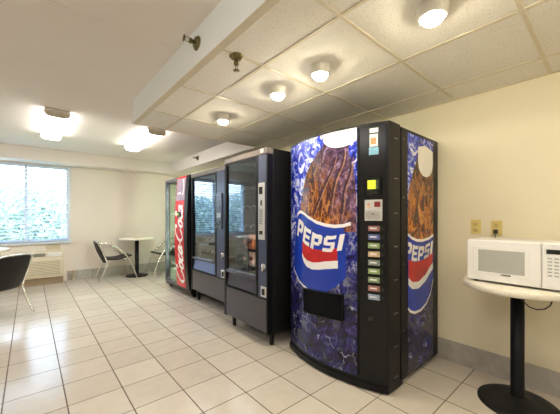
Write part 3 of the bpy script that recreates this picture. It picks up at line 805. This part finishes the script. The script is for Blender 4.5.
TRAYS = (.705, .885, 1.10, 1.32, 1.54)
snack_machine('black snack machine on tapered legs with packets behind glass, beside the blue drink machine', 1.70, 2.150, 2.955, 1.915, .135, 2.312, 'charcoal', 'binm', (1.035, 1.585))
snack_machine('black snack machine with a pale blue delivery flap, next to the red-fronted cooler', 1.85, 3.10, 4.20, 1.90, .165, 3.43, 'charcoal', 'bin', (1.10, 1.56), 'binm', 'silver', (.16, .03))
# packets in the nearer machine
def snack_bag(label, x, y, z, w, h, mats, group='snack packets behind the glass of the nearer snack machine'):
    mb = MB()
    def shell(sgn):
        def fn(u, v):
            b = (math.sin(PI*u)**.5)*(math.sin(PI*min(1, max(0, (v-.06)/.88)))**.5 if .06 < v < .94 else 0)
            wr = .0025*math.sin(v*40+u*9)*b
            return (x+sgn*(.022*b+wr+.0006), y+(u-.5)*w*(1-.05*b), z+h*v)
        return fn
    mb.mat(0); mb.grid(shell(-1), 14, 16); mb.grid(shell(1), 14, 16)
    mb.mat(1)
    mb.grid(lambda u, v: (x-.0245-.002*math.sin(PI*u)+.006*abs(u-.5), y+(u-.5)*w*.62, z+h*(.40+.28*v)), 6, 3)
    o = mb.build('snack_packet', [M[m] for m in mats], None)
    return tag(o, label, 'snack', group)
sx = 1.70+.135
snack_bag('orange snack packet, upper row beside the control column of the nearer snack machine', sx, 2.590, .893+.010, .115, .165, ('bag_or', 'bag_br'))
snack_bag('brown and orange snack packet, upper row, farther from the control column', sx, 2.705, .893+.010, .10, .15, ('bag_br', 'bag_or'))
snack_bag('cream snack packet in the lower row of the nearer snack machine', sx, 2.590, .713+.010, .115, .15, ('bag_cr', 'bag_br'))
snack_bag('dark green snack packet in the lower row of the nearer snack machine', sx, 2.705, .713+.010, .10, .13, ('bag_gr', 'bag_cr'))

# ------------------------------------------------------------------ red fronted glass cooler
KX, KY0, KY1, KB, KT, KXB = 1.86, 4.245, 5.33, .105, 1.905, 2.62
ck = thing('drink_cooler', 'glass drink cooler with red script panel at the far end of the machines', 'cooler', ((KX+KXB)/2, (KY0+KY1)/2, 0))
cb = MB(); w = .035
cb.box(KX+.06, KXB, KY0, KY0+w, KB, KT, bev=.004).box(KXB-.06, KXB, KY1-w, KY1, KB, KT, bev=.004).box(KX+.06, KX+.075, KY1-w, KY1, KB, KT)
cb.box(KX+.075, KXB-.06, KY1-w, KY1, KB, KB+.06).box(KX+.075, KXB-.06, KY1-w, KY1, KT-.05, KT)
cb.box(KX+.06, KXB, KY0+w, KY1-w, KT-w, KT).box(KX+.06, KXB, KY0+w, KY1-w, KB, KB+w).box(KXB-w, KXB, KY0+w, KY1-w, KB+w, KT-w)
cb.build('cabinet', M['black'], ck)
ln = MB(); ln.box(KXB-w-.012, KXB-w, KY0+.5, KY1-w, KB+w, KT-w).box(KX+.08, KXB-w-.012, KY0+.49, KY0+.50, KB+w, KT-w)
ln.box(KX+.08, KXB-w-.012, KY0+.50, KY1-w, KB+w, KB+w+.01)
ln.build('lining', M['cooler'], ck)
fr = MB()
fr.box(KX, KX+.06, KY1-.035, KY1, KB, KT, bev=.005).box(KX, KX+.06, KY0+.47, KY1-.035, KT-.04, KT, bev=.004).box(KX, KX+.06, KY0+.47, KY1-.035, KB, KB+.055, bev=.004)
fr.build('door_frame', M['binm'], ck)
MB().box(KX+.02, KX+.027, KY0+.47, KY1-.035, KB+.055, KT-.04).build('glass', M['cooler_glass'], ck)
MB().box(KX+.075, KXB-.06, KY1-.022, KY1-.015, KB+.06, KT-.05).build('side_glass', M['cooler_glass'], ck)
for z in (.42, .72, 1.02, 1.32, 1.60):
    sh = MB()
    for k in range(12): sh.box(KX+.10+k*.05, KX+.104+k*.05, KY0+.51, KY1-w-.012, z, z+.006)
    sh.box(KX+.09, KX+.105, KY0+.51, KY1-w-.012, z-.008, z+.03)
    sh.build('shelf', M['silver'], ck)
part_box('price_tray', 'cooler', ck, KX+.08, KX+.2, KY0+.51, KY1-w-.012, KB+w+.01, .33)
MB().tube([(KX+.11, KY0+.54, KB+.25), (KX+.11, KY0+.54, KT-.12)], .014, 10).build('cabinet_lamp', M['tube'], ck)
def kf(y, z): # bowed red panel
    v = (z-KB)/(KT-KB)
    return KX-.012-.05*math.sin(PI*min(1, max(0, v)))**.8
def km(s, z, off): return (kf(-s, z)-off, -s, z)
K0, K1 = -(KY0+.48), -(KY0+.115)
pn = MB(); pn.grid(lambda u, v: km(K0+(K1-K0)*u, KB+.035+(KT-KB-.04)*v, 0), 4, 30)
for s in (K0, K1):
    pn.grid(lambda u, v: (kf(-s, KB+.035+(KT-KB-.04)*v)*(1-u)+(KX+.05)*u, -s, KB+.035+(KT-KB-.04)*v), 2, 30)
panel = pn.build('red_panel', M['coke_red'], ck, recalc=True)
g = MB(); g.mat(0)
g.grid(lambda u, v: km(K0+.02+(K1-K0-.02)*u, 1.52+(KT-.03-1.52)*v, .002), 6, 8)       # greyish top print
g.mat(1)
g.grid(lambda u, v: km(K1-.10+.04*u+.03*math.sin(v*4), 1.60+.26*v, .004), 3, 8)
g.grid(lambda u, v: km(K0+.08+.14*u, 1.62+.03*v, .004), 3, 2)
# flowing cursive lettering reading up the panel
GL = {'C': ([(.86, .80), (.98, .98), (.70, 1.04), (.34, .92), (.08, .58), (.10, .22), (.36, .00), (.70, .10), (.92, .34)], .22),
      'o': ([(.45, .60), (.12, .42), (.14, .08), (.50, .0), (.84, .22), (.78, .54), (.45, .60), (.62, .44), (1.05, .52)], .115),
      'c': ([(.80, .50), (.45, .60), (.12, .36), (.18, .06), (.55, .0), (1.05, .22)], .105),
      'a': ([(.78, .52), (.40, .60), (.10, .34), (.20, .04), (.50, .06), (.76, .56), (.78, .10), (1.10, .12)], .125),
      '-': ([(.05, .30), (.95, .36)], .05),
      'l': ([(.05, .10), (.60, .62), (.75, 1.0), (.40, 1.0), (.35, .40), (.50, .02), (1.05, .12)], .09)}
zc_ = .20
for ch in 'Coca-Cola':
    path, wd = GL[ch]
    def cv(u):
        k = u*(len(path)-1); i = min(int(k), len(path)-2); t = k-i
        P = [path[max(i-1, 0)], path[i], path[i+1], path[min(i+2, len(path)-1)]]
        return [.5*(2*P[1][d]+(P[2][d]-P[0][d])*t+(2*P[0][d]-5*P[1][d]+4*P[2][d]-P[3][d])*t*t+(3*P[1][d]-P[0][d]-3*P[2][d]+P[3][d])*t**3) for d in (0, 1)]
    def place(u, v):
        a = cv(u); b = cv(min(1, u+.01)); c = cv(max(0, u-.01))
        X, Y = a[0]*wd+a[1]*.06, a[1]*.27
        dx, dy = (b[0]-c[0])*wd+(b[1]-c[1])*.06, (b[1]-c[1])*.27
        l_ = math.hypot(dx, dy) or 1
        h_ = .011+.012*abs(dy/l_) if ch != '-' else .014
        X += -dy/l_*h_*(v-.5)*2; Y += dx/l_*h_*(v-.5)*2
        return km(K1-.045-Y, zc_+X, .004)
    g.grid(place, 44, 2)
    zc_ += wd*1.06
g.build('script_print', [M['coke_grey'], M['coke_white']], panel)
MB().box(KX-.045, KX+.02, KY0+.462, KY0+.478, .55, 1.0, bev=.006).build('door_handle', M['black'], ck)
vd = MB(); vd.grid(lambda u, v: km(K0+.11+.15*u, 1.255+.085*v, .012), 3, 3)
for s in (K0+.11, K0+.26): vd.grid(lambda u, v: km(s, 1.255+.085*v, .012*u), 1, 3)
cpn = vd.build('coin_panel', M['black'], panel)
MB().box(kf(0, 1.3)-.017, kf(0, 1.3)-.012, KY0+.30, KY0+.34, 1.285, 1.315).build('display', M['lcd'], cpn)
pts = [(KX+.06, KB+.03)]+[(kf(0, KB+.03+(KT-KB-.03)*k/24)+.0, KB+.03+(KT-KB-.03)*k/24) for k in range(25)]+[(KX+.06, KT)]
MB().prism([(a, b) for a, b in pts], KY0, KY0+.113, 'y').build('side_fin', M['black'], ck)
part_box('kick_strip', 'black', ck, KX+.01, KX+.06, KY0, KY1, KB-.035, KB+.03)
for x in (KX+.09, KXB-.08):
    for y in (KY0+.07, KY1-.06):
        c_ = MB(); c_.lathe([(0, -.012), (.03, -.012), (.032, 0), (.03, .012), (0, .012)], (x, y, .032), 16, Matrix.Rotation(PI/2, 4, 'X')); c_.box(x-.02, x+.02, y-.02, y+.02, .05, KB)
        c_.build('caster', M['black'], ck)

# ------------------------------------------------------------------ pedestal tables
def pedestal_table(label, x, y, h, r, rb, pr):
    t = thing('pedestal_table', label, 'table', (x, y, 0), 0, 'round cream pedestal tables')
    MB().lathe([(0, h-.042), (r-.012, h-.042), (r, h-.034), (r, h-.006), (r-.005, h), (0, h)], (x, y, 0), 72).build('tabletop', M['laminate'], t)
    MB().lathe([(pr, .03), (pr, h-.05), (0, h-.05)], (x, y, 0), 28).build('column', M['black'], t)
    MB().lathe([(0, 0), (rb, 0), (rb, .012), (rb-.012, .02), (rb*.6, .032), (pr+.03, .042), (pr+.005, .06), (0, .06)], (x, y, 0), 56).build('base', M['blacksoft'], t)
    MB().box(x-.16, x+.16, y-.025, y+.025, h-.056, h-.042).box(x-.025, x+.025, y-.16, y+.16, h-.056, h-.042).build('top_bracket', M['black'], t)
    return t
TH = .815
TX, TY = 2.468, .430
pedestal_table('round cream table on a black pedestal holding the white microwave', TX, TY, TH, .308, .222, .038)
pedestal_table('small round cream table on a black pedestal between two chairs at the far wall', 1.745, 6.72, .82, .34, .22, .04)
pedestal_table('round cream table cut by the left edge of the photo, below the window', -.58, 5.78, .80, .36, .22, .04)

# ------------------------------------------------------------------ microwave
MX, MY1, MY0, MH = 2.285, .672, .150, .286
mw = thing('microwave_oven', 'white countertop microwave oven on the round table by the right wall', 'microwave', (MX+.155, (MY0+MY1)/2, TH))
zb = TH+.012
MB().box(MX+.022, MX+.31, MY0, MY1, zb, TH+MH, bev=.006).build('case', M['mw'], mw)
dY = .288
door = MB().box(MX, MX+.022, dY, MY1, zb+.004, TH+MH-.002, bev=.008, seg=3).build('door', M['mw'], mw)
wz0, wz1 = TH+.078, TH+.222
MB().box(MX-.0035, MX+.001, dY+.05, MY1-.04, wz0-.018, wz1+.018, bev=.002).build('window_surround', M['mw'], door)
MB().box(MX-.005, MX-.003, dY+.075, MY1-.068, wz0, wz1, bev=.0006).build('window', M['mwwin'], door)
lg = MB()
for k in range(6): lg.box(MX-.0052, MX-.003, .480-k*.0085-.0065, .480-k*.0085, wz0-.016, wz0-.007)
lg.build('maker_mark', M['dark'], door)
pnl = MB().box(MX+.002, MX+.022, MY0, dY-.003, zb+.004, TH+MH-.002, bev=.006).build('control_panel', M['mw'], mw)
MB().box(MX-.001, MX+.003, MY0+.02, dY-.022, TH+.222, TH+.248).build('display', M['dark'], pnl)
for r in range(6):
    for c in range(3):
        z = TH+.200-r*.020; yy = dY-.028-c*.029
        MB().box(MX, MX+.003, yy-.019, yy, z-.0085, z).build('key', M['mwkey'], pnl)
MB().box(MX-.001, MX+.003, MY0+.015, dY-.02, TH+.028, TH+.052, bev=.002).build('open_button', M['mw'], pnl)
for x in (MX+.06, MX+.26):
    for y in (MY0+.04, MY1-.04):
        MB().lathe([(0, 0), (.012, 0), (.014, .013), (0, .013)], (x, y, TH), 12).build('foot', M['dark'], mw)

# outlets, plug, cord
def outlet(label, y, z):
    t = thing('wall_outlet', label, 'outlet', (XW, y, z), 0, 'ivory wall outlets')
    pl = MB().box(XW-.007, XW-.0003, y-.036, y+.036, z-.058, z+.058, bev=.003).build('cover_plate', M['outlet'], t)
    for dz in (-.026, .026):
        rc = MB().lathe([(0, 0), (.017, 0), (.017, .002), (0, .002)], (XW-.007, y, z+dz), 20, Matrix.Rotation(-PI/2, 4, 'Y')).build('receptacle', M['outlet'], t)
        sl = MB()
        for dy in (-.007, .007): sl.box(XW-.0098, XW-.0088, y+dy-.0016, y+dy+.0016, z+dz-.002, z+dz+.009)
        sl.lathe([(0, 0), (.003, 0), (.003, .001), (0, .001)], (XW-.0088, y, z+dz-.008), 8, Matrix.Rotation(-PI/2, 4, 'Y'))
        sl.build('slots', M['outdark'], rc)
outlet('empty ivory wall outlet above the left end of the microwave', .752, 1.172)
outlet('ivory wall outlet with a black plug in it, above the microwave', .612, 1.166)
pc = thing('power_cord', 'black plug and cord hanging from the right hand wall outlet behind the microwave', 'cord', (XW-.03, .612, 1.13))
MB().box(XW-.045, XW-.0095, .600, .626, 1.122, 1.156, bev=.006).build('plug', M['cord'], pc)
MB().tube([(XW-.035, .613, 1.13), (XW-.045, .613, 1.10), (XW-.05, .60, 1.05), (XW-.06, .56, .98), (XW-.12, .50, .93), (XW-.172, .46, .91), (XW-.186, .455, .91)], .0035, 8).build('cable', M['cord'], pc)
tcd = MB().tube([(2.30, .385, .7695), (2.30, .375, .735), (2.30, .345, .705), (2.30, .310, .697), (2.30, .275, .708), (2.30, .25, .735), (2.30, .24, .7695)], .0035, 8).build('cord_loop', M['cord'], None)
tag(tcd, 'thin dark cord looping below the microwave table top', 'cord')

# ------------------------------------------------------------------ chairs
def chair(label, loc, rz):
    t = thing('cafe_chair', label, 'chair', loc, rz, 'black chairs with bowed metal arms', local=True)
    W = .225
    def bez(pts, n=24):
        out = []
        for q in range(n+1):
            k = q/n*(len(pts)-1); i = min(int(k), len(pts)-2); u = k-i
            P = [Vector(pts[max(i-1, 0)]), Vector(pts[i]), Vector(pts[i+1]), Vector(pts[min(i+2, len(pts)-1)])]
            out.append(.5*(2*P[1]+(P[2]-P[0])*u+(2*P[0]-5*P[1]+4*P[2]-P[3])*u*u+(3*P[1]-P[0]-3*P[2]+P[3])*u**3))
        return out
    def sheet(f, th, nu=14, nv=12):
        mb = MB()
        g1 = [[mb.bm.verts.new(f(i/nu, j/nv, 0)) for j in range(nv+1)] for i in range(nu+1)]
        g2 = [[mb.bm.verts.new(f(i/nu, j/nv, th)) for j in range(nv+1)] for i in range(nu+1)]
        for i in range(nu):
            for j in range(nv):
                mb.face([g1[i][j], g1[i+1][j], g1[i+1][j+1], g1[i][j+1]], True); mb.face([g2[i][j], g2[i][j+1], g2[i+1][j+1], g2[i+1][j]], True)
        for i in range(nu):
            for j in (0, nv): mb.face([g1[i][j], g1[i+1][j], g2[i+1][j], g2[i][j]])
        for j in range(nv):
            for i in (0, nu): mb.face([g1[i][j], g1[i][j+1], g2[i][j+1], g2[i][j]])
        return mb
    def back(u, v, th):
        w_ = .205+.02*v-.03*max(0, v-.85)/.15
        y = (u-.5)*2*w_
        x = -.195-.165*v-.02*math.sin(PI*v)-.045*(1-(2*u-1)**2)+.02
        return (x-th*.93, y, .345+.435*v+th*.1)
    sheet(back, .022).build('backrest', M['seat'], t, recalc=True)
    def seat(u, v, th):
        y = (u-.5)*2*(.225-.02*abs(v-.6))
        x = -.21+.45*v
        z = .395+.05*v-.03*math.sin(PI*v)+.05*max(0, v-.55)-.09*max(0, v-.85)+.02*(2*u-1)**2*(1-v)
        return (x, y, z+th)
    sheet(seat, .03).build('seat', M['seat'], t, recalc=True)
    for s in (-1, 1):
        y = s*W
        MB().tube(bez([(-.36, y*1.0, .765), (-.29, y*1.06, .60), (-.215, y*1.04, .40), (-.205, y*1.04, .35), (-.26, y*1.1, .18), (-.345, y*1.15, .0)]), .0145, 10).build('rear_leg', M['alu'], t)
        MB().tube(bez([(-.345, y*1.06, .735), (-.25, y*1.16, .745), (-.12, y*1.2, .70), (.02, y*1.2, .60), (.14, y*1.2, .46), (.235, y*1.2, .28), (.30, y*1.2, .10), (.33, y*1.2, 0)], 36), .0135, 10).build('arm', M['alu'], t)
    fr_ = MB()
    fr_.tube([(.10, -W*1.2, .40+.02), (.10, -W*.5, .405), (.10, W*.5, .405), (.10, W*1.2, .42)], .010, 8)
    fr_.tube([(-.20, -W*1.04, .365), (-.20, W*1.04, .365)], .010, 8)
    fr_.build('seat_rails', M['alu'], t)
    MB().tube(bez([(-.36, -W, .765), (-.385, -W*.6, .785), (-.395, 0, .79), (-.385, W*.6, .785), (-.36, W, .765)]), .011, 8).build('top_rail', M['alu'], t)
    return t
chair('black cafe chair facing right, left of the small table at the far wall', (1.355, 6.74, 0), 0)
chair('black cafe chair facing left, half hidden behind the drink cooler', (2.33, 6.72, 0), PI)
chair('black cafe chair seen from behind at the left edge, in front of the window', (-.385, 5.10, 0), math.radians(134))

# ------------------------------------------------------------------ light, world, camera
w = bpy.data.worlds.new('daylight'); SC.world = w; w.use_nodes = True
nt = w.node_tree; bg = nt.nodes['Background']
tc = N(nt, 'ShaderNodeTexCoord'); sp = N(nt, 'ShaderNodeSeparateXYZ'); L(nt, tc.outputs['Generated'], sp.inputs[0])
L(nt, ramp(nt, sp.outputs['Z'], [(0, (.84, .92, 1.0)), (.5, (.62, .79, 1.0))]), bg.inputs['Color'])
bg.inputs['Strength'].default_value = 4.8
sun = bpy.data.lights.new('sun', 'SUN'); sun.energy = 4.0; sun.angle = .02; sun.color = (1, .97, .92)
so = bpy.data.objects.new('sun', sun); COL.objects.link(so); so.rotation_euler = (math.radians(38), 0, math.radians(-25))
# window portal for the sky light
pl = bpy.data.lights.new('window_portal', 'AREA'); pl.shape = 'RECTANGLE'; pl.size = WX1-WX0; pl.size_y = WZ1-WZ0
pl.cycles.is_portal = True
po = bpy.data.objects.new('window_portal', pl); COL.objects.link(po); po.location = ((WX0+WX1)/2, YB+.14, (WZ0+WZ1)/2); po.rotation_euler = (math.radians(-90), 0, 0)

cam = bpy.data.cameras.new('camera'); cam.sensor_width = 36; cam.lens = 290/560*36
cam.shift_y = 10.4/560; cam.clip_start = .02
co_ = bpy.data.objects.new('camera', cam); COL.objects.link(co_)
co_.location = (0, 0, 1.25); co_.rotation_euler = (PI/2, 0, -math.atan(250.4/290.))
SC.camera = co_
vs_ = SC.view_settings
SC.display_settings.display_device = 'sRGB'
vs_.view_transform = 'Standard'; vs_.look = 'None'; vs_.gamma = 1; vs_.exposure = 1.05; vs_.use_curve_mapping = False
for o in list(bpy.data.objects):
    if '_local' in o: del o['_local']
